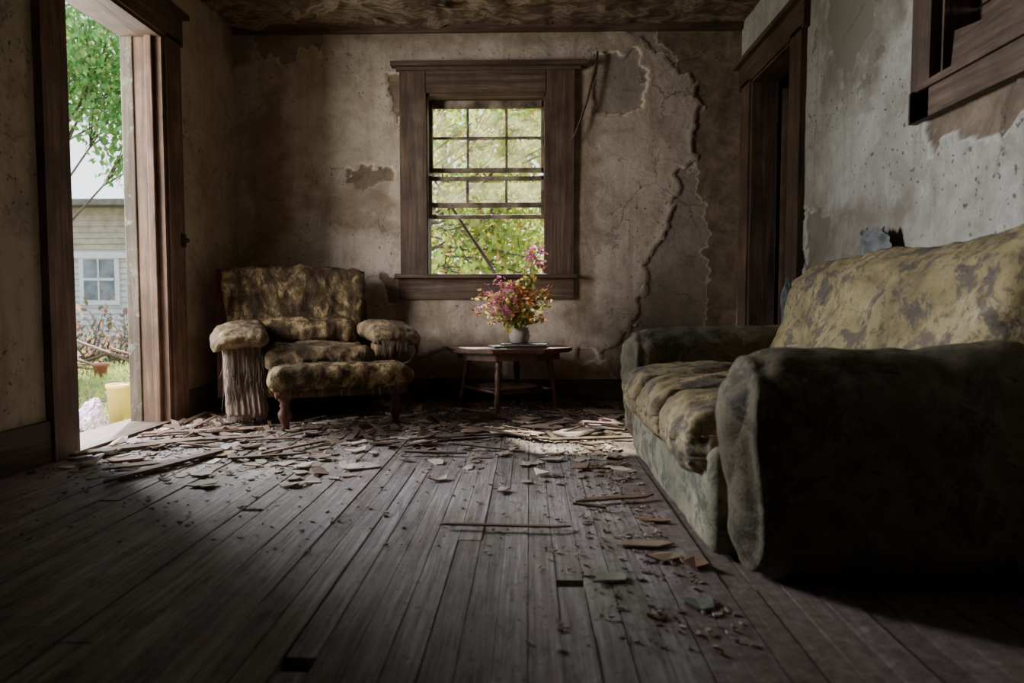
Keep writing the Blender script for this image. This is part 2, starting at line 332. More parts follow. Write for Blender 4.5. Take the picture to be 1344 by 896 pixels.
# ceiling
us=np.linspace(XL-.1,XR+.1,120); vs_=np.linspace(YF-.1,YB+.1,160); V_=[];F_=[]
for x in us:
    for y in vs_:
        q=noise.fractal(Vector((x*3,y*3,2)),1,2,4); pl=.010 if (abs((x*7)%1-.5)>.44) else 0
        V_.append((x,y,H+.015-max(0,q)*.055+pl))
nv=len(vs_)
for i in range(len(us)-1):
    for j in range(nv-1):
        a=i*nv+j; F_.append((a,a+1,a+nv+1,a+nv))
mb=MB(); mb.add(V_,F_,M['ceil'],True); mb.box((XL-.2,YF-.2,H+.06),(XR+.2,YB+.2,H+.16),M['ceil'])
for k in range(90):
    x,y=R(XL+.1,XR-.1),R(1.5,YB-.1); T=Matrix.Translation((x,y,H-.02))@Euler((R(-.5,.5),R(-.5,.5),R(0,6))).to_matrix().to_4x4()
    w,h=R(.04,.12),R(.03,.08); mb.add([(-w,-h*.6,0),(w*.6,-h,0),(w,h*.5,-.01),(0,h,0),(-w*.8,h*.4,.01)],[(0,1,2,3,4)],M['ceil'],False,T=T)
mb.obj('ceiling')
# ------------------------------------------------------------------ floor planks
mb=MB(); x=XL-.02; pw=.068; k=0
mb.box((XL-.13,YF-.13,-.12),(XR+.13,YB+.13,-.05),mat_simple('subfloor_dirt',[(.3,(.015,.011,.009)),(.7,(.04,.03,.025))]))
while x<XR+.02:
    y=YF-R(0,1.4)
    while y<YB+.03:
        L=R(1.5,3.6); y0=max(y,YF); y1=min(y+L,YB+.03)
        if y1-y0>.05:
            g=R(.0002,.0020); dz=R(-.003,.002); t=R(.76,1.13); tc=(t,t*R(.96,1.0),t*R(.94,1.02))
            x1=min(x+pw,XR+.02)
            segs=[(y0,y1)]
            for nx,ny,nl in ((-.44,1.22,.05),(-.07,1.145,.045),(.12,1.62,.04),(-.93,2.2,.03)):
                if x<nx<x1 and y0<ny<y1: segs=[(y0,ny),(ny+nl,y1)]
            for a,b in segs:
                if b-a<.02: continue
                gg=g+(.007 if abs(x+.50)<.034 and a<1.3 else 0)
                mb.box((x+gg,a+.001,-.03),(x1-.0003,b-.001,dz),M['floor'],tc,bev=.002)
        y+=L
    x+=pw; k+=1
mb.obj('floor')
# ------------------------------------------------------------------ trim
def tb(name,boxes):
    mb=MB()
    for a,b,m_ in boxes: mb.box(a,b,M[m_],bev=.005)
    return mb.obj(name)
tb('baseboard_back',[((XL+.03,YB-.03,-.01),(XR-.01,YB+.01,.15),'woodx')])
tb('baseboard_left',[((XL-.01,4.06,-.01),(XL+.025,YB-.04,.16),'woody'),((XL-.01,YF+.02,-.01),(XL+.025,2.87,.18),'woody')])
tb('baseboard_right',[((XR-.025,YF+.02,-.01),(XR+.01,3.72,.16),'woody')])
tb('trim_1',[((XL+.01,YB-.03,H-.035),(XR-.01,YB+.01,H+.02),'woodx')])
tb('door_1',[((XL-.14,D1-.0,0.0),(XL+.02,D1+.05,DZ),'jamb'),((XL-.21,D1-.01,-.1),(XL-.14,D1+.09,DZ+.02),'jambp'),
  ((XL-.005,D1+.03,0.0),(XL+.035,D1+.19,DZ+.02),'jamb'),
  ((XL-.20,D0-.05,0.0),(XL+.02,D0,DZ),'jamb'),((XL-.005,D0-.19,0.0),(XL+.035,D0-.03,DZ+.02),'jamb'),
  ((XL-.21,D0-.05,DZ-.02),(XL+.02,D1+.05,DZ+.03),'woody'),
  ((XL-.005,D0-.22,DZ),(XL+.035,D1+.22,DZ+.16),'woody'),((XL-.005,D0-.24,DZ+.16),(XL+.07,D1+.24,DZ+.19),'woody'),
  ((XL-.26,D0-.06,-.06),(XL+.03,D1+.06,.012),'woody'),
  ((XL-.06,D1-.03,.0),(XL-.02,D1+.0,DZ),'jamb')])
mb=MB(); mb.box((XL+.03,D1+.14,1.02),(XL+.055,D1+.17,1.10),mat_simple('rusty_latch',[(.3,(.03,.025,.02)),(.7,(.08,.06,.05))],20,rough=.5),bev=.004)
mb.lathe([(.012,0),(.016,.006),(.012,.02),(.0,.022)],(0,0,0),mb.mats[0],12,T=Matrix.Translation((XL+.055,D1+.155,1.06))@Matrix.Rotation(math.pi/2,4,'Y')); mb.obj('door_latch')
tb('door_2',[((XR-.02,RD1,0),(XR+.15,RD1+.04,RDZ),'wood'),((XR-.035,RD1+.01,0),(XR+.005,RD1+.19,RDZ+.02),'wood'),
  ((XR-.02,RD0-.04,0),(XR+.15,RD0,RDZ),'wood'),((XR-.035,RD0-.17,0),(XR+.005,RD0-.01,RDZ+.02),'wood'),
  ((XR-.02,RD0-.04,RDZ-.01),(XR+.15,RD1+.04,RDZ+.03),'woody'),
  ((XR-.035,RD0-.2,RDZ),(XR+.005,RD1+.24,RDZ+.15),'woody'),((XR-.07,RD0-.22,RDZ+.15),(XR+.005,RD1+.26,RDZ+.18),'woody'),
  ((XR-.01,RD0,-.03),(XR+.16,RD1,.008),'woody')])
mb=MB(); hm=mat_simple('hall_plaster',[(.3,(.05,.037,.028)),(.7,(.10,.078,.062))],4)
x0,x1,y0,y1=XR+.155,XR+1.5,3.2,5.6
mb.box((x1,y0,-.1),(x1+.05,y1,2.6),hm); mb.box((x0,y0-.05,-.1),(x1,y0,2.6),hm); mb.box((x0,y1,-.1),(x1,y1+.05,2.6),hm)
mb.box((x0,y0,2.55),(x1,y1,2.6),hm); mb.box((x0,y0,-.1),(x1,y1,-.01),M['woody']); mb.box((x0-.005,YB,0),(x0+.03,y1,2.6),hm)
mb.obj('wall_hall')
mb=MB()
T=Matrix.Translation((XR+.17,RD1-.02,.02))@Matrix.Rotation(math.radians(-20),4,'Z')
mb.box((0,-.04,0),(.66,0,2.05),M['wood'],T=T,bev=.004)
for zz in (.2,.75,1.3): mb.box((.1,-.055,zz),(.56,-.04,zz+.42),M['wood'],T=T,bev=.008)
mb.obj('door_leaf')
yb=YB
tb('window_1',[((-.913,yb-.03,.88),(W0+.005,yb+.005,2.34),'wood'),((W1-.005,yb-.03,.88),(.31,yb+.005,2.34),'wood'),
 ((W0,yb-.03,WZ1-.0),(W1,yb+.005,2.34),'woodx'),((-.967,yb-.075,2.335),(.397,yb+.0,2.365),'woodx'),((-.935,yb-.045,2.31),(.35,yb,2.335),'woodx'),
 ((-.95,yb-.075,.868),(.33,yb+.02,.897),'woodx'),((-.93,yb-.028,.72),(.31,yb+.0,.868),'woodx'),
 ((W0-.03,yb-.01,WZ0),(W0+.012,yb+.17,WZ1),'wood'),((W1-.012,yb-.01,WZ0),(W1+.03,yb+.17,WZ1),'wood'),
 ((W0,yb-.01,WZ1-.02),(W1,yb+.17,WZ1+.03),'woodx'),((W0-.03,yb,.86),(W1+.03,yb+.20,.897),'woodx'),
 ((W0+.01,yb+.09,1.63),(W0+.035,yb+.12,2.14),'sash'),((W1-.035,yb+.09,1.63),(W1-.01,yb+.12,2.14),'sash'),
 ((W0+.01,yb+.09,2.085),(W1-.01,yb+.12,2.14),'sash'),((W0+.01,yb+.09,1.63),(W1-.01,yb+.12,1.665),'sash'),
 ((W0+.03,yb+.095,1.868),(W1-.03,yb+.115,1.886),'sash'),
 ((-.455,yb+.095,1.65),(-.437,yb+.115,2.1),'sash'),((-.177,yb+.095,1.65),(-.159,yb+.115,2.1),'sash'),
 ((W0+.01,yb+.045,1.30),(W0+.035,yb+.075,1.60),'sash'),((W1-.035,yb+.045,1.30),(W1-.01,yb+.075,1.60),'sash'),
 ((W0+.01,yb+.045,1.565),(W1-.01,yb+.075,1.595),'sash'),((W0+.01,yb+.04,1.375),(W1-.01,yb+.08,1.41),'sash'),((W0+.01,yb+.035,1.295),(W1-.01,yb+.075,1.322),'sash'),
 ((-.455,yb+.05,1.40),(-.437,yb+.07,1.57),'sash'),((-.177,yb+.05,1.40),(-.159,yb+.07,1.57),'sash')])
m,nt=newmat('dusty_glass'); v=coords(nt); f=tnoise(nt,v,5,6,.6,.6)
tr=nd(nt,'ShaderNodeBsdfTransparent'); tr.inputs[0].default_value=(.88,.91,.74,1)
gl=nd(nt,'ShaderNodeBsdfGlossy'); gl.inputs['Roughness'].default_value=.08
df=nd(nt,'ShaderNodeBsdfTranslucent'); df.inputs[0].default_value=(.50,.48,.28,1)
m1=nd(nt,'ShaderNodeMixShader'); nt.links.new(ramp(nt,f,[(.40,.05),(.62,.32)]),m1.inputs[0]); nt.links.new(tr.outputs[0],m1.inputs[1]); nt.links.new(df.outputs[0],m1.inputs[2])
m2=nd(nt,'ShaderNodeMixShader'); m2.inputs[0].default_value=.04; nt.links.new(m1.outputs[0],m2.inputs[1]); nt.links.new(gl.outputs[0],m2.inputs[2])
o=nd(nt,'ShaderNodeOutputMaterial'); nt.links.new(m2.outputs[0],o.inputs[0]); M['glass']=m
mb=MB()
mb.add([(W0+.03,yb+.105,1.66),(W1-.03,yb+.105,1.66),(W1-.03,yb+.105,2.09),(W0+.03,yb+.105,2.09)],[(0,1,2,3)],M['glass'])
mb.add([(W0+.03,yb+.06,1.40),(W1-.03,yb+.06,1.40),(W1-.03,yb+.06,1.57),(W0+.03,yb+.06,1.57)],[(0,1,2,3)],M['glass'])
mb.obj('window_glass')
mb=MB(); mb.tube([(.47,yb-.03,2.43),(.46,yb-.035,2.36),(.40,yb-.04,2.1),(.33,yb-.045,1.9),(.29,yb-.045,1.82)],[.008,.01,.008,.007,.004],M['debwood'],6,(.5,.45,.4)); mb.obj('hanging_lath')
tb('window_2',[((XR-.035,RW1-.01,1.36),(XR+.005,RW1+.11,2.50),'wood'),((XR-.035,RW0-.11,1.36),(XR+.005,RW0+.01,2.50),'wood'),
 ((XR-.035,RW0-.12,1.36),(XR+.005,RW1+.12,1.475),'woody'),((XR-.035,RW0-.12,2.39),(XR+.005,RW1+.12,2.52),'woody'),
 ((XR-.05,RW0-.13,1.46),(XR+.1,RW1+.05,1.485),'woody'),
 ((XR-.0,RW1-.03,1.47),(XR+.13,RW1+.02,2.4),'wood'),((XR,RW0-.02,1.47),(XR+.13,RW0+.03,2.4),'wood'),
 ((XR+.11,RW0-.05,1.40),(XR+.145,RW1+.05,1.72),'woody'),((XR+.11,RW0-.05,1.73),(XR+.145,RW1+.05,2.05),'woody'),((XR+.11,RW0-.05,2.06),(XR+.145,RW1+.05,2.45),'woody')])
mb=MB(); T=Matrix.Translation((XR+.03,2.5,1.56))@Matrix.Rotation(math.radians(8),4,'X')
mb.box((-.012,-1.0,-.05),(.012,0,.08),M['woody'],T=T,bev=.004); mb.obj('nailed_board')
# ------------------------------------------------------------------ SOFA
mb=MB()
def arm_warp(q,u):
    k=max(0,(q.z+.05)/.3); 
    droop=-.025*max(0,-u.x)**2*max(0,u.z)
    fold=.008*noise.noise(Vector((q.x*2.5,q.z*8,q.y*2)))
    return Vector((q.x-.014*math.sin(max(0,k)*2.2)+.012*max(0,-u.z),q.y*(1+.14*max(0,min(1,k)))+fold,q.z-.016*(1-abs(u.x))+droop))
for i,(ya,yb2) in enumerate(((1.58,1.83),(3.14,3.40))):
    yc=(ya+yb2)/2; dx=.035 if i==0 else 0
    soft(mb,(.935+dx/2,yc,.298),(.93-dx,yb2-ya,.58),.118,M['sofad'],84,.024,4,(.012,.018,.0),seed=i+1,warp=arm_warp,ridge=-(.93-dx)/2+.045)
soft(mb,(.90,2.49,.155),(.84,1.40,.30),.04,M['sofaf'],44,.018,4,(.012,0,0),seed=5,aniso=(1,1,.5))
ys=[1.83,2.285,2.72,3.14]
for i in range(3):
    a,b=ys[i],ys[i+1]
    def wq(q,u,i=i): 
        sag=-.035*(1-u.y*u.y)*max(0,.6-u.x) if u.z>0 else 0
        gr=-.026*max(0,(abs(u.y)-.80)/.20)
        nb=gr if u.z>-.5 else 0
        return Vector((q.x-(.02*(1-u.y*u.y)+nb if u.x<0 else 0),q.y,q.z+sag*.3-.015*max(0,-u.x-.5)+(nb if u.z>.3 else 0)))
    soft(mb,(.775,(a+b)/2,.31),(.68,b-a+.004,.18),.075,M['sofa'],48,.030,7,(.0,.0,.035),seed=10+i,warp=wq,aniso=(.6,1.3,1))
    P_=[(.442,y,.25+.006*math.sin(y*19)) for y in np.linspace(a+.03,b-.03,12)]
    mb.tube(P_,.007,M['sofa'],6)
def wb(q,u):
    t=(q.z+.33)/.66; y=(q.y+.76)/1.52*3
    seam=abs(((y)%1)-.5)*2; groove=-.018*max(0,(seam-.86)/.14) if u.x<0 else 0
    fold=.014*noise.noise(Vector((q.y*3,q.z*9,4)))
    return Vector((q.x+.20*t-groove+fold,q.y,q.z+.010*math.sin(q.y*7)-.014))
soft(mb,(1.125,2.41,.57),(.21,1.54,.62),.095,M['sofa'],70,.034,5,(.03,0,.01),seed=21,warp=wb,aniso=(1,.8,1.6))
soft(mb,(1.33,2.49,.35),(.16,1.75,.68),.04,M['sofad'],12,.004)
mb.obj('sofa',(.95,2.49,0),math.radians(0),world=True)
mr=mat_simple('grey_rag',[(.3,(.09,.095,.10)),(.7,(.28,.29,.30))],8,rough=.9)
mb=MB()
def rag(cx,cy,cz,w,h,seed):
    n=18;vs=[];fs=[]
    for i in range(n+1):
        for j in range(n+1):
            a=i/n-.5;b=j/n
            e=1+.25*noise.noise(Vector((i*.5,seed,0)))
            vs.append((cx+.035*noise.noise(Vector((a*6,b*5,seed)))+(.02),cy+a*w*(1-.4*b),cz+b*h*e))
    for i in range(n):
        for j in range(n): p=i*(n+1)+j; fs.append((p,p+1,p+n+2,p+n+1))
    mb.add(vs,fs,mr,True)
rag(1.39,2.86,.84,.30,.15,3.3); rag(1.30,3.52,.42,.20,.36,8.1); mb.obj('torn_rag')
# ------------------------------------------------------------------ ARMCHAIR
mb=MB()
soft(mb,(0,-.03,.235),(.64,.66,.17),.03,M['chair'],16,.006,5)
soft(mb,(.0,-.10,.36),(.60,.66,.14),.06,M['chairl'],40,.030,9,(0,0,.015),seed=2)
soft(mb,(.08,-.585,.285),(.77,.24,.135),.064,M['chair'],44,.022,10,(0,.0,.005),seed=3,aniso=(1.6,.6,.6))
mb.box((-.27,-.66,.185),(.43,-.50,.222),M['furn'],bev=.006)
mb.box((-.29,-.52,.19),(-.25,.28,.23),M['furn'],bev=.005); mb.box((.25,-.52,.19),(.29,.28,.23),M['furn'],bev=.005)
legp=[(.016,0),(.026,.012),(.018,.03),(.022,.045),(.036,.075),(.038,.10),(.022,.125),(.03,.14),(.022,.155),(.036,.17),(.036,.195)]
for p in ((-.22,-.60),(.38,-.60),(-.26,.24),(.26,.24)): mb.lathe(legp,(p[0],p[1],0),M['furn'],16)
for sgn in (-1,1):
    soft(mb,(sgn*.435,-.13,.522),(.29,.60,.095),.045,M['chairl'],44,.020,8,(.0,.01,.008),seed=6+sgn,warp=lambda q,u,s=sgn:Vector((q.x,q.y,q.z-.02*u.y*u.y-.035*max(0,u.x*s)**2*(1 if s<0 else .5)+.012*math.sin(q.y*6))))
    mb.box((sgn*.44-.09,-.36,.45),(sgn*.44+.09,.22,.478),M['furn'],bev=.008)
mb.lathe([(.02,0),(.026,.02),(.016,.05),(.024,.1),(.026,.2),(.016,.26),(.024,.33)],(.43,-.30,.13),M['furn'],12)
mb.tube([(.56,-.38,.49),(.57,-.36,.40),(.53,-.34,.33),(.44,-.32,.30)],[.014,.012,.012,.014],M['furn'],8)
def pleat(q,u):
    w=noise.noise(Vector((q.x*9,q.y*9,1)))*2.5
    s=.003*math.sin(q.x*230+q.y*200+w)+.003*noise.noise(Vector((q.x*70,q.y*70,q.z*2))); f=1+.14*(1-(u.z+1)/2)
    lean=.03*(1-u.z)*.5
    return Vector((q.x*f+(s if abs(u.x)>.9 else 0)+lean,q.y*f+(s if abs(u.y)>.9 else 0),q.z+.05*noise.noise(Vector((q.x*25,q.y*25,0)))*(1 if u.z<-.9 else 0)))
soft(mb,(-.43,-.06,.255),(.19,.60,.42),.04,M['fray'],76,.012,5,seed=4,warp=pleat)
soft(mb,(.44,.04,.30),(.12,.5,.28),.03,M['chair'],16,.008,6)
for k in range(170):
    x=R(-.53,-.31); y=-.376+R(-.012,.008); z0=R(.10,.46); L=R(.05,.2); b=R(-.025,.025)
    mb.tube([(x,y,z0),(x+b*.4,y-.008,z0-L*.5),(x+b,y-R(0,.012),max(.01,z0-L))],[.0020,.0016,.0008],M['fray'],4)
for k in range(60):
    x=R(.31,.5); mb.tube([(x,-.425,.49),(x+R(-.01,.01),-.43,R(.38,.46))],[.003,.001],M['fray'],4)
    x=R(-.28,.42); mb.tube([(x,-.69,.225),(x+R(-.01,.01),-.69,R(.17,.21))],[.003,.001],M['chair'],4)
Tb=Matrix.Translation((-.08,.20,.40))@Matrix.Rotation(math.radians(-13),4,'X')
def bw(q,u):
    e=.035*(abs(u.x)**3)
    roll=-.035*math.sin(max(0,(u.z+.1)/1.1)*math.pi) if u.y<0 and u.z>-.1 else 0
    return Vector((q.x*(1+.05*u.z),q.y-e*1.3+roll,q.z+(-.02*abs(u.x)**4+.006*math.sin(q.x*22) if u.z>0 else 0)))
soft(mb,(0,.03,.32),(.86,.15,.46),.065,M['chair'],58,.030,8,(0,.03,0),seed=31,warp=bw,T=Tb,aniso=(1.4,1,.7))
soft(mb,(0.03,-.045,.085),(.68,.17,.2),.075,M['chair'],42,.028,8,(0,.03,0),seed=33,T=Tb,aniso=(1.4,1,.7))
soft(mb,(0,.09,.25),(.78,.06,.5),.02,M['furn'],8,.003,T=Tb)
for sx_ in (-.462,.44):
    mb.box((sx_-.02,-.01,-.3),(sx_+.02,.07,.52),M['furn'],T=Tb,bev=.006)
mb.obj('armchair',(-1.356,4.25,0),math.radians(24))
# ------------------------------------------------------------------ TABLE
mb=MB(); cx,cy,th=-.14,4.42,.41
def octa(rx,ry,z0,z1,mat,rot=.2,n=8):
    vs=[];
    for z in (z0,z1):
        for k in range(n):
            a=rot+2*math.pi*(k+.5)/n; vs.append((rx*math.cos(a),ry*math.sin(a),z))
    fs=[tuple(range(n))[::-1],tuple(range(n,2*n))]+[(k,(k+1)%n,n+(k+1)%n,n+k) for k in range(n)]
    mb.add(vs,fs,mat)
octa(.42,.35,th-.022,th,M['furn']); octa(.405,.335,th-.03,th-.022,M['furn']); octa(.34,.28,th-.075,th-.03,M['furn'])
tl=[(.014,0),(.02,.015),(.013,.03),(.018,.06),(.024,.09),(.015,.12),(.022,.135),(.015,.15),(.019,.20),(.024,.25),(.015,.28),(.022,.295),(.022,.345)]
LP=[]
for a in (-100,-20,80,160):
    a=math.radians(a); bx,by=.34*math.cos(a),.30*math.sin(a); tx,ty=.28*math.cos(a),.24*math.sin(a)
    S=Matrix.Identity(4); S[0][2]=(tx-bx)/.35; S[1][2]=(ty-by)/.35; S[0][3]=bx; S[1][3]=by
    mb.lathe(tl,(0,0,0),M['furn'],14,T=S); LP.append((bx+(tx-bx)*.35,by+(ty-by)*.35))
for i in range(4):
    p,q=LP[i],LP[(i+1)%4]; mb.tube([(p[0],p[1],.14),((p[0]+q[0])/2,(p[1]+q[1])/2,.14),(q[0],q[1],.14)],[.009,.013,.009],M['furn'],8)
octa(.20,.18,.145,.157,M['furn'])
mb.obj('side_table',(cx,cy,0))
mb=MB(); md=mat_simple('magazine_cover',[(.3,(.03,.03,.035)),(.7,(.12,.12,.13))],15,rough=.4); pg=mat_simple('page_edges',[(.3,(.2,.18,.15)),(.7,(.38,.34,.28))],30)
T=Matrix.Translation((cx+.06,cy-.06,th))@Matrix.Rotation(.25,4,'Z')
mb.box((-.17,-.11,.001),(.17,.11,.010),pg,T=T); mb.box((-.175,-.115,.010),(.175,.115,.013),md,T=T); 
T=Matrix.Translation((cx+.11,cy-.04,th+.013))@Matrix.Rotation(-.15,4,'Z')
mb.box((-.14,-.10,.0005),(.14,.10,.007),pg,T=T); mb.box((-.145,-.105,.007),(.145,.105,.010),md,T=T)
mb.obj('magazines')
# ------------------------------------------------------------------ VASE + FLOWERS
vx,vy,vz=cx+.075,cy-.03,th+.0235
mb=MB(); mv=mat_simple('stoneware_vase',[(.3,(.30,.26,.22)),(.7,(.48,.43,.37))],14,rough=.5)
mb.lathe([(.045,0),(.058,.008),(.066,.04),(.064,.075),(.056,.092),(.062,.10),(.055,.10),(.05,.09),(.052,.03)],(0,0,0),mv,28); 
mb.obj('flower_vase',(vx,vy,vz))
def fm(n,c): return mat_simple(n,[(.3,tuple(x*.7 for x in c)),(.7,c)],30,rough=.6,tint=True,trans=.3)
ms_=fm('stem_green',(.36,.38,.12)); mp_=fm('petal_pink',(.90,.32,.52)); my=fm('petal_yellow',(.90,.68,.22)); mo=fm('petal_orange',(.80,.32,.18)); 
mb=MB()
def blossom(p,r,mat,n=7):
    T=Matrix.Translation(p)@Euler((R(-.8,.8),R(-.8,.8),R(0,6))).to_matrix().to_4x4()
    for k in range(n):
        a=2*math.pi*k/n; d=Vector((math.cos(a),math.sin(a),0)); w=Vector((-math.sin(a),math.cos(a),0))*r*.32
        mb.add([(0,0,0),tuple(d*r*.6+w+Vector((0,0,r*.25))),tuple(d*r+Vector((0,0,r*.15))),tuple(d*r*.6-w+Vector((0,0,r*.25)))],[(0,1,2,3)],mat,T=T,tint=(R(.7,1.2),)*3)
def leaf(mb,p,L,mat,tint=(1,1,1)):
    T=Matrix.Translation(p)@Euler((R(0,6.3),R(0,6.3),R(0,6.3))).to_matrix().to_4x4()
    w=L*.28; mb.add([(0,0,0),(L*.45,w,L*.08),(L,0,0),(L*.45,-w,L*.08)],[(0,1,2),(0,2,3)],mat,True,tint,T)
for k in range(130):
    a=R(0,6.28); sp=abs(random.gauss(0,1)); rad=min(.25,.04+.11*sp); hh=R(.12,.38)*(1-.25*min(1,rad/.3))
    dx=rad*math.cos(a)-.045; dy=rad*math.sin(a)*.55
    if k>=116: hh=R(.42,.56); dx=R(.04,.16)
    b=(R(-.03,.03),R(-.03,.03),.06); tip=Vector((dx,dy,.06+hh))
    mid=Vector((dx*.35,dy*.35,.06+hh*.55)); mb.tube([b,mid,tip],[.0022,.0018,.0012],ms_,4,(R(.7,1.2),R(.7,1.2),.8))
    mt= mp_ if (dx<-0.02 or k>=116) and R(0,1)<.8 else (my if R(0,1)<.65 else mo)
    for j in range(5 if k<116 else 6):
        q=tip+Vector((R(-.03,.03),R(-.03,.03),R(-.045,.02))); blossom(q,R(.010,.021),mt)
    for j in range(5):
        t=R(.3,1); leaf(mb,Vector(b).lerp(tip,t)+Vector((R(-.02,.02),R(-.02,.02),0)),R(.03,.055),ms_ if R(0,1)<.6 else my,(R(.6,1.3),R(.7,1.3),.8))
mb.obj('wildflower_bouquet',(vx,vy,vz))
# ------------------------------------------------------------------ DEBRIS
def shard(mb,x,y,z,L,W,th_,mat,tint,rz,tilt=0,n=7,curl=.006):
    ang=[2*math.pi*i/n+R(-.45,.45) for i in range(n)]; vs=[]
    pts=[]
    for a in ang:
        c_,s_=math.cos(a),math.sin(a); k=1/max(abs(c_),abs(s_))**.75
        pts.append((L/2*c_*k*R(.6,1.05),W/2*s_*k*R(.6,1.1)))
    cur=R(0,curl)
    T=Matrix.Translation((x,y,z))@Euler((R(-tilt,tilt),R(-tilt,tilt),rz)).to_matrix().to_4x4()
    for zz in (0,th_):
        for p in pts: vs.append((p[0],p[1],zz+cur*(abs(p[0])/(L/2))**2))
    fs=[tuple(range(n))[::-1],tuple(range(n,2*n))]+[(k,(k+1)%n,n+(k+1)%n,n+k) for k in range(n)]
    mb.add(vs,fs,mat,False,tint,T)
mb=MB()
def inside_furn(x,y):
    if .42<x<1.5 and 1.5<y<3.45: return True
    return False
def tintr():
    c=random.choice([(1,.95,.90),(.75,.63,.55),(.45,.35,.29),(.30,.22,.17),(.6,.62,.55),(.5,.40,.35),(.35,.27,.22),(.8,.68,.66)]); s=R(.7,1.05); return tuple(a*s for a in c)
cnt=0
while cnt<4000:
    u=R(0,1)
    if u<.58: x=R(XL+.06,1.3); y=4.75-abs(random.gauss(0,.9))
    elif u<.72: x=R(XL+.05,-.9); y=R(2.6,4.2)
    elif u<.86: x=.46-abs(random.gauss(0,.18)); y=R(1.3,3.6); 
    else: x=R(-1.9,.45); y=R(1.8,4)
    if y>4.78 or y<.8 or inside_furn(x,y): continue
    cnt+=1; s=R(.003,.014) if (R(0,1)<.84 or y<2.5) else R(.02,.07)
    shard(mb,x,y,.002,s*R(1.1,2.2),s,R(.002,.005),M['chip'],tintr(),R(0,6.28),.10,random.choice((5,6,7)))
for k in range(120):
    x,y=R(-2.0,1.2),R(2.85,4.4)-.4*R(0,1)**2
    if inside_furn(x,y): continue
    s=R(.04,.10); shard(mb,x,y,.006,s*R(1.2,1.9),s*.8,.005,M['chip'],tintr(),R(0,6.28),.16,8,.025)
for x,y,L,W,rz,t in [(-.70,2.80,.17,.11,.3,(.75,.75,.72)),(-.50,3.38,.22,.12,.2,(.8,.78,.72)),(-.55,3.28,.12,.07,1,(.9,.85,.8)),(.20,1.66,.11,.055,.1,(.50,.56,.47)),
   (.385,1.52,.10,.07,.3,(.35,.42,.38)),(.33,1.90,.16,.05,.0,(.45,.36,.27)),(.36,1.80,.12,.06,.2,(.5,.40,.30)),(.43,1.76,.07,.1,.1,(.33,.2,.14)),(.38,2.12,.13,.04,-.3,(.3,.2,.14)),
   (-1.42,3.0,.2,.1,.4,(.6,.4,.25)),(-1.2,2.95,.14,.08,0,(.3,.2,.15)),(-.05,3.55,.35,.16,.1,(.95,.85,.84)),(.25,3.6,.30,.2,.6,(1,.93,.92)),(.08,3.75,.25,.14,-.3,(.9,.78,.74)),(.45,3.7,.28,.12,.2,(.95,.9,.87)),(-.3,3.62,.2,.12,.8,(.55,.4,.3)),  # pale pink chips by the table carry sun patch brightness in their tint
   (-.8,3.1,.12,.08,.8,(.9,.85,.8)),(.52,4.1,.25,.15,.8,(.6,.5,.45)),(-1.75,2.9,.16,.09,.3,(.7,.5,.4)),(-.95,2.8,.12,.07,1.2,(.85,.8,.78)),(.1,2.95,.12,.06,.2,(.8,.75,.7)),(-.12,3.05,.1,.06,.9,(.6,.5,.45)),(.3,3.15,.1,.05,.4,(.5,.42,.36)),
   (.15,3.9,.3,.2,.5,(.95,.84,.82)),(-.02,3.95,.24,.18,1.5,(.85,.7,.66)),(-.35,2.6,.09,.05,.5,(.8,.72,.68)),(-.1,2.45,.07,.04,1.1,(.7,.6,.55)),(-.9,2.5,.08,.05,.2,(.75,.7,.66)),(.05,2.7,.1,.05,2.,(.85,.74,.7)),(-1.3,2.65,.09,.06,.7,(.7,.6,.5))]:  # first two pale chips extend the painted sun patch
    shard(mb,x,y,.004,L,W,.006,M['chip'],t,rz,.03,9,.015)
mb.obj('plaster_debris')
mb=MB()
def lath(p,q,w=.035,t=.008,z=.012,z2=None,tint=(1,1,1)):
    p=Vector((*p,z)); q=Vector((*q,z2 if z2 is not None else z)); d=q-p; L=d.length; a=math.atan2(d.y,d.x); e=math.asin(d.z/L)
    T=Matrix.Translation(p)@Matrix.Rotation(a,4,'Z')@Matrix.Rotation(-e,4,'Y')@Matrix.Rotation(R(-.15,.15),4,'X')
    n=10;vs=[];
    for i in range(n+1):
        x=L*i/n; ww=w/2*(1+R(-.12,.12)); ex=R(-.01,.03) if i in(0,n) else 0
        for yy,zz in ((-ww,0),(ww,0),(ww,t),(-ww,t)): vs.append((x+ex*(1 if yy>0 else -1),yy,zz))
    fs=[(0,1,2,3),(4*n+3,4*n+2,4*n+1,4*n)]
    for i in range(n):
        for k in range(4): fs.append((4*i+k,4*i+4+k,4*i+4+(k+1)%4,4*i+(k+1)%4))
    mb.add(vs,fs,M['debwood'],False,tint,T)
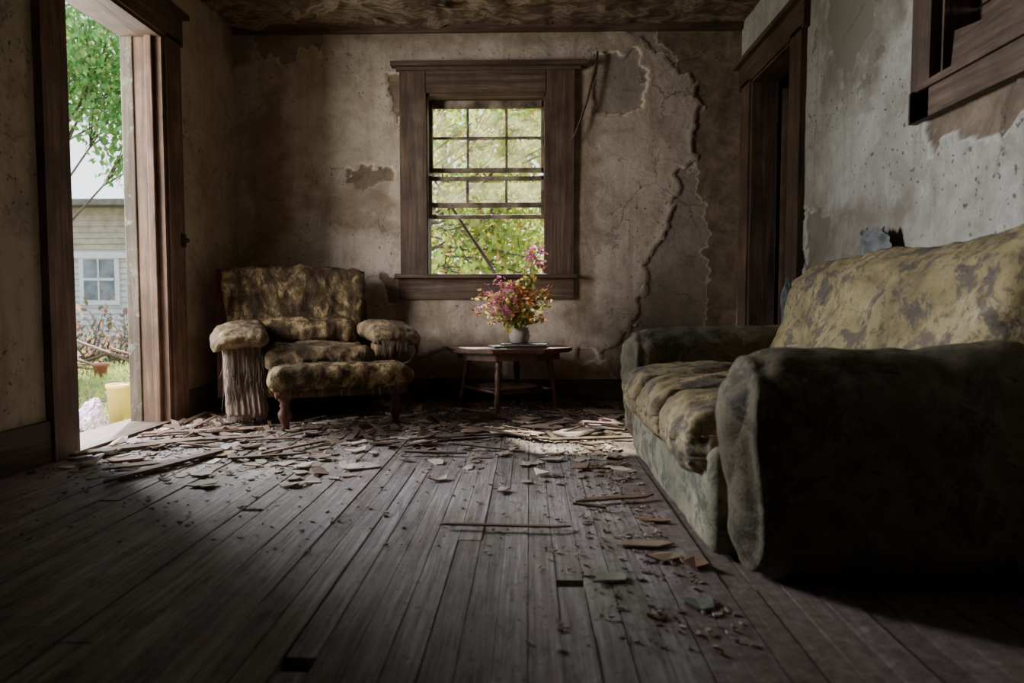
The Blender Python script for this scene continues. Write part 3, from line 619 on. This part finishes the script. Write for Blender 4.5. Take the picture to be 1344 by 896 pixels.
for a in [((-1.60,2.50),(-1.40,3.05),.05,.012),((-2.0,3.45),(-1.42,3.66),.03),((-1.95,3.36),(-1.50,3.58),.045),((-1.9,3.22),(-1.35,3.4),.035),((-2.03,2.95),(-1.62,3.32),.04,.012),
   ((-.26,2.04),(.10,2.02),.012,.006),((.18,2.30),(.42,2.36),.022),((.16,2.26),(.25,2.22),.015),((-1.72,2.72),(-1.5,2.85),.04),((-.6,3.35),(-.1,3.5),.04),((-.35,3.7),(.1,3.35),.05),
   ((.1,3.35),(.65,3.45),.03),((.2,3.9),(.8,3.7),.045),((-1.0,3.3),(-1.2,3.0),.03),((-2.0,3.7),(-1.5,3.3),.03),((.5,3.55),(.75,3.62),.05),((-.6,4.15),(-.45,3.7),.03),((.35,4.3),(.9,4.1),.06,.012),((.6,4.5),(1.1,4.3),.05),
   ((-1.3,2.9),(-1.02,3.0),.03),((-.55,3.05),(-.3,3.02),.02)]:
    t=R(.6,1.15); lath(*a[:2],*(a[2:]),tint=(t,t*R(.85,1),t*R(.8,1)))
for k in range(110):
    x,y=R(-2,1.1),R(3.1,4.7); an=R(0,3.14); L=R(.06,.3); t=R(.35,1.1)
    if inside_furn(x,y) or inside_furn(x+L*math.cos(an),y+L*math.sin(an)): continue
    q=(min(1.3,max(-2.02,x+L*math.cos(an))),min(4.78,y+L*math.sin(an))); lath((x,y),q,R(.01,.04),.006,.008,R(.008,.03),(t,t*.88,t*.8))
mb.obj('wood_lath_debris')
# ------------------------------------------------------------------ EXTERIOR
GZ=-.22
mg=mat_simple('grass_ground',[(.35,(.14,.11,.07)),(.5,(.20,.20,.09)),(.65,(.28,.36,.13))],2.5,rough=.95,bstr=.5)
mb=MB(); mb.box((-45,-30,GZ-.1),(45,60,GZ),mg); mb.obj('ground')
lf=mat_simple('leaf_green',[(.3,(.19,.28,.09)),(.7,(.36,.47,.18))],3,rough=.55,tint=True,trans=.55)
bark=mat_wood('bark',(.05,.04,.03),(.12,.10,.08),(.2,.17,.14),'Z',.9)
mb=MB()
for k in range(5000):
    y=R(5.0,10); x=-.65*y+R(-1.3,1.3); h=R(.03,.10); a=R(0,6.28); dx,dy=.01*math.cos(a),.01*math.sin(a); b=R(-.04,.04)
    t=R(.7,1.5); mb.add([(x-dx,y-dy,GZ),(x+dx,y+dy,GZ),(x+b,y+b*.5,GZ+h)],[(0,1,2)],lf,False,(t*R(.8,1.4),t,.8))
mb.obj('grass')
def tree(name,base,hgt,clusters,nleaf,ls,tc=((.6,1.5),(.8,1.5),(.5,1.2)),trunk=.13):
    mb=MB(); bx,by=base
    top=Vector((bx,by,GZ+hgt)); mb.tube([(bx,by,GZ),(bx+.05,by+.05,GZ+hgt*.4),tuple(top)],[trunk,trunk*.8,trunk*.5],bark,10)
    for c,r in clusters:
        c=Vector(c); s=Vector((bx+.05,by+.05,GZ+hgt*R(.4,.9))); m_=s.lerp(c,.5)+Vector((R(-.2,.2),R(-.2,.2),R(0,.3)))
        mb.tube([s,m_,c],[trunk*.35,trunk*.2,.01],bark,6)
        for k in range(5):
            d=Vector((R(-1,1),R(-1,1),R(-1,1))).normalized()*r; mb.tube([m_.lerp(c,.6),c+d*.5,c+d],[.015,.01,.004],bark,4)
        for k in range(int(nleaf*r*r)):
            d=Vector((random.gauss(0,1),random.gauss(0,1),random.gauss(0,1))); d=d.normalized()*r*(R(0,1)**.45)
            t=R(*tc[0]) ; leaf(mb,c+d,ls*R(.6,1.3),lf,(t,R(*tc[1]),R(*tc[2])))
    return mb.obj(name,(bx,by,0),world=True)
def cl(n,cx,cy,cz,sx,sy,sz,r): return [((cx+R(-sx,sx),cy+R(-sy,sy),cz+R(-sz,sz)),R(*r)) for _ in range(n)]
tree('tree',(-8.6,11.2),3.2,cl(11,-7.1,10.6,4.9,1.5,1.0,1.0,(.6,1.0))+[((-6.4,10.4,3.5),.6),((-6.3,10.6,2.9),.45),((-7.3,10.5,4.0),.5),((-6.6,10.5,4.2),.8)],1000,.12,((.5,.9),(.8,1.1),(.6,1.1)),.09)
tree('tree',(-2.6,10.6),2.6,cl(20,-.7,10.4,2.8,2.6,.9,1.6,(.6,1.0))+cl(10,-.5,9.6,1.2,2.2,.8,.7,(.4,.7)),480,.14,((.8,1.7),(.8,1.3),(.4,.9)),.08)
mb=MB()
for k in range(2400):
    u=R(0,1); 
    if u<.7: 
        y=R(9.8,12.3); x=-.65*y+R(-1.7,1.5); hm_=max(.12,.45+1.1*noise.noise(Vector((x*1.3,y*1.3,0)))); z=GZ+R(0,hm_)
        t=(R(.8,1.5),R(.4,.8),R(.8,1.4)) if noise.noise(Vector((x,y,5)))>-.1 else (.8,.9,.8)
    else: y=R(7.5,11.5); x=R(-3.2,2.6); z=GZ+R(0,1.2); t=(R(.8,1.3),R(.9,1.2),.7)
    leaf(mb,(x,y,z),R(.06,.14),lf,t)
for k in range(160):
    y=R(9.8,12.3); x=-.65*y+R(-1.7,1.5); mb.tube([(x,y,GZ),(x+R(-.5,.5),y+R(-.2,.2),GZ+R(.15,.8))],[.018,.005],bark,4)
mb.obj('brush')
mb=MB()
for k in range(26):
    y=R(8.4,11.8); x=-.65*y+R(-1.5,1.3); a=R(0,3.14); L=R(.3,1.1); e=R(-.1,.5)
    T=Matrix.Translation((x,y,GZ+.04+abs(math.sin(e))*L*.5))@Matrix.Rotation(a,4,'Z')@Matrix.Rotation(e,4,'Y')
    t=R(.5,1.2); mb.box((-L/2,-.05,-.012),(L/2,.05,.012),M['debwood'],(t,t*.92,t*.88),T,.004)
mb.obj('lumber_scrap_pile')
mb=MB()
for k in range(7000):
    x=R(-3.7,8); y=R(17,20); z=GZ+R(0,1)**.8*(6.5+1.5*noise.noise(Vector((x*.5,0,0)))); t=R(.6,1.4)
    leaf(mb,(x,y,z),R(.2,.42),lf,(t*R(1,1.4),t,.8))
for k in range(10):
    x=R(-3.5,7.5); mb.tube([(x,18.5,GZ),(x+R(-.3,.3),18.5,6)],[.16,.05],bark,8)
mb.obj('treeline')
mb=MB(); mb.tube([(-.86,5.30,1.95),(-.72,5.25,1.62),(-.50,5.22,1.28),(-.33,5.2,1.03),(-.20,5.18,.80),(-.05,5.15,GZ)],[.006,.009,.012,.014,.015,.016],bark,7)
mb.tube([(-.50,5.22,1.28),(-.62,5.25,1.25),(-.74,5.3,1.30)],[.006,.005,.003],bark,5); mb.obj('tree_branch')
mb=MB(); sw=mat_simple('white_siding',[(.3,(.40,.40,.40)),(.6,(.52,.52,.52))],5,(1,1,1)); sb=mat_simple('beige_siding',[(.3,(.28,.24,.20)),(.6,(.42,.38,.32))],6)
rf=mat_simple('roof_shingle',[(.3,(.10,.09,.09)),(.7,(.20,.19,.18))],9); wg=mat_simple('dark_pane',[(.3,(.05,.06,.07)),(.7,(.22,.26,.30))],3,rough=.2); wt=mat_simple('white_trim',[(.3,(.52,.54,.57)),(.7,(.66,.67,.68))],8)
HY=14.0; z=GZ
while z<2.75:
    mt=sb if z>1.72 else sw
    mb.add([(-14,HY-.03,z),(-4.2,HY-.03,z),(-4.2,HY,z+.12),(-14,HY,z+.12),(-14,HY,z),(-4.2,HY,z)],[(0,1,2,3),(0,4,5,1)],mt); z+=.12
mb.box((-14,HY,GZ),(-4.2,HY+5,2.75),sw)
mb.box((-14.2,HY-.08,1.64),(-4.1,HY,1.76),wt)
mb.box((-14.4,HY-.45,2.68),(-3.9,HY+.1,2.80),rf); mb.add([(-14.4,HY-.45,2.80),(-3.9,HY-.45,2.80),(-3.9,HY+2.8,3.1),(-14.4,HY+2.8,3.1)],[(0,1,2,3)],rf)
for xx in (-8.9,-6.2,-11.5):
    mb.box((xx-.42,HY-.06,.68),(xx+.42,HY-.01,1.72),wt); mb.box((xx-.32,HY-.07,.78),(xx+.32,HY-.055,1.62),wg)
    mb.box((xx-.32,HY-.09,1.18),(xx+.32,HY-.06,1.23),wt); mb.box((xx-.015,HY-.085,.78),(xx+.015,HY-.06,1.62),wt)
for xx in (-9.55,-4.3): mb.box((xx-.07,HY-.05,GZ),(xx+.07,HY-.01,1.7),wt)
mb.obj('neighbor_house')
mb=MB(); yl=mat_simple('yellow_plastic',[(.3,(.55,.40,.10)),(.7,(.72,.56,.17))],4,rough=.4)
mb.lathe([(.080,0),(.092,.26),(.10,.265),(.10,.29),(.092,.295),(.087,.28),(.075,.01)],(0,0,0),yl,28)
mb.tube([(.10*math.cos(a),.10*math.sin(a)-.0,.28+.0-.10*math.sin(a)*.5) for a in np.linspace(math.pi,2*math.pi,12)],.003,M['sash'],5)
mb.obj('yellow_bucket',(-3.15,5.15,GZ))
mb=MB(); bg=mat_simple('plastic_bag_film',[(.40,(.80,.76,.85)),(.50,(.50,.28,.58)),(.56,(.85,.82,.88)),(.66,(.75,.40,.50))],11,rough=.35,trans=.2)
def bagw(q,u):
    k=1-.6*max(0,(u.z+1)/2); p=q*14; c=abs(noise.noise(p))*.05; return Vector((q.x*(k+c*4)+.02*u.z,q.y*(k+c*3),q.z*(1-c*3)))
soft(mb,(0,0,.10),(.22,.2,.22),.07,bg,40,.07,14,seed=3,warp=bagw); mb.obj('plastic_bag',(-3.17,4.80,GZ+.0))
mb=MB(); tc_=mat_simple('terracotta',[(.3,(.24,.09,.06)),(.7,(.34,.14,.09))],8)
mb.lathe([(.06,0),(.085,.14),(.095,.14),(.095,.175),(.08,.175),(.07,.14)],(0,0,0),tc_,20); mb.obj('terracotta_pot',(-5.35,8.35,GZ))
mb=MB()
for k in range(420):
    x,y=R(-5.0,-2.45),R(3.6,7.0); shard(mb,x,y,GZ+.004,R(.02,.14),R(.02,.06),.006,M['chip'],tintr(),R(0,6),.2,6)
mb.obj('yard_rubble')
mb=MB(); mb.box((XL-1.0,1.5,2.90),(XL-.16,6.3,2.96),M['woody']); mb.box((XL-.16,1.5,2.6),(XL-.1,6.3,2.96),M['woody']); mb.obj('door_sun_block')  # added unseen slab, keeps direct sun out of the left doorway
# ------------------------------------------------------------------ LIGHT
w=bpy.data.worlds.new('sky'); bpy.context.scene.world=w; w.use_nodes=True; nt=w.node_tree
bgd=nt.nodes['Background']; tc=nd(nt,'ShaderNodeTexCoord'); sx=nd(nt,'ShaderNodeSeparateXYZ'); nt.links.new(tc.outputs['Generated'],sx.inputs[0])
nt.links.new(ramp(nt,sx.outputs['Z'],[(.0,(.95,.97,1.0)),(.5,(.72,.84,1.0))]),bgd.inputs[0]); bgd.inputs[1].default_value=3.0
def sun(name,d,e,ang,col=(1,1,1)):
    l=bpy.data.lights.new(name,'SUN'); l.energy=e; l.angle=math.radians(ang); l.color=col
    o=bpy.data.objects.new(name,l); o.rotation_euler=Vector(d).to_track_quat('-Z','Y').to_euler(); o.location=(0,0,8); bpy.context.scene.collection.objects.link(o)
sun('sun',(.44,-1.12,-1.25),22,2,(1,.91,.86))
def area(name,loc,target,sx_,sy_,P,col=(1,1,1)):
    l=bpy.data.lights.new(name,'AREA'); l.shape='RECTANGLE'; l.size=sx_; l.size_y=sy_; l.energy=P; l.color=col
    o=bpy.data.objects.new(name,l); o.location=loc; o.rotation_euler=(Vector(target)-Vector(loc)).to_track_quat('-Z','Y').to_euler(); bpy.context.scene.collection.objects.link(o)
area('door_fill_floor',(-3.9,4.30,1.75),(-2.09,3.45,1.1),1.0,1.5,390,(.95,.97,1))  # added unseen fill through the door for floor and sofa, no real lamp
area('door_fill_wall',(-3.7,2.35,1.6),(-2.09,3.45,1.3),1.3,1.6,230,(1,.965,.92))  # second added fill, unseen, brightens the back wall through the doorway
def portal(loc,rot,sx_,sy_):
    l=bpy.data.lights.new('window_portal','AREA'); l.shape='RECTANGLE'; l.size=sx_; l.size_y=sy_; l.cycles.is_portal=True
    o=bpy.data.objects.new('window_portal',l); o.location=loc; o.rotation_euler=rot; bpy.context.scene.collection.objects.link(o)
h=math.pi/2
portal((XL-.26,(D0+D1)/2,1.1),(0,-h,0),2.2,.8)
portal(((W0+W1)/2,YB+.19,1.53),(-h,0,0),.85,1.27)
# ------------------------------------------------------------------ CAMERA
cd=bpy.data.cameras.new('camera'); cd.lens=24; cd.sensor_width=36; cd.dof.use_dof=True; cd.dof.focus_distance=3.9; cd.dof.aperture_fstop=2.8
cam=bpy.data.objects.new('camera',cd); cam.location=(0,0,.68); cam.rotation_euler=(math.radians(90-3.07),0,math.radians(1.47))
bpy.context.scene.collection.objects.link(cam); bpy.context.scene.camera=cam
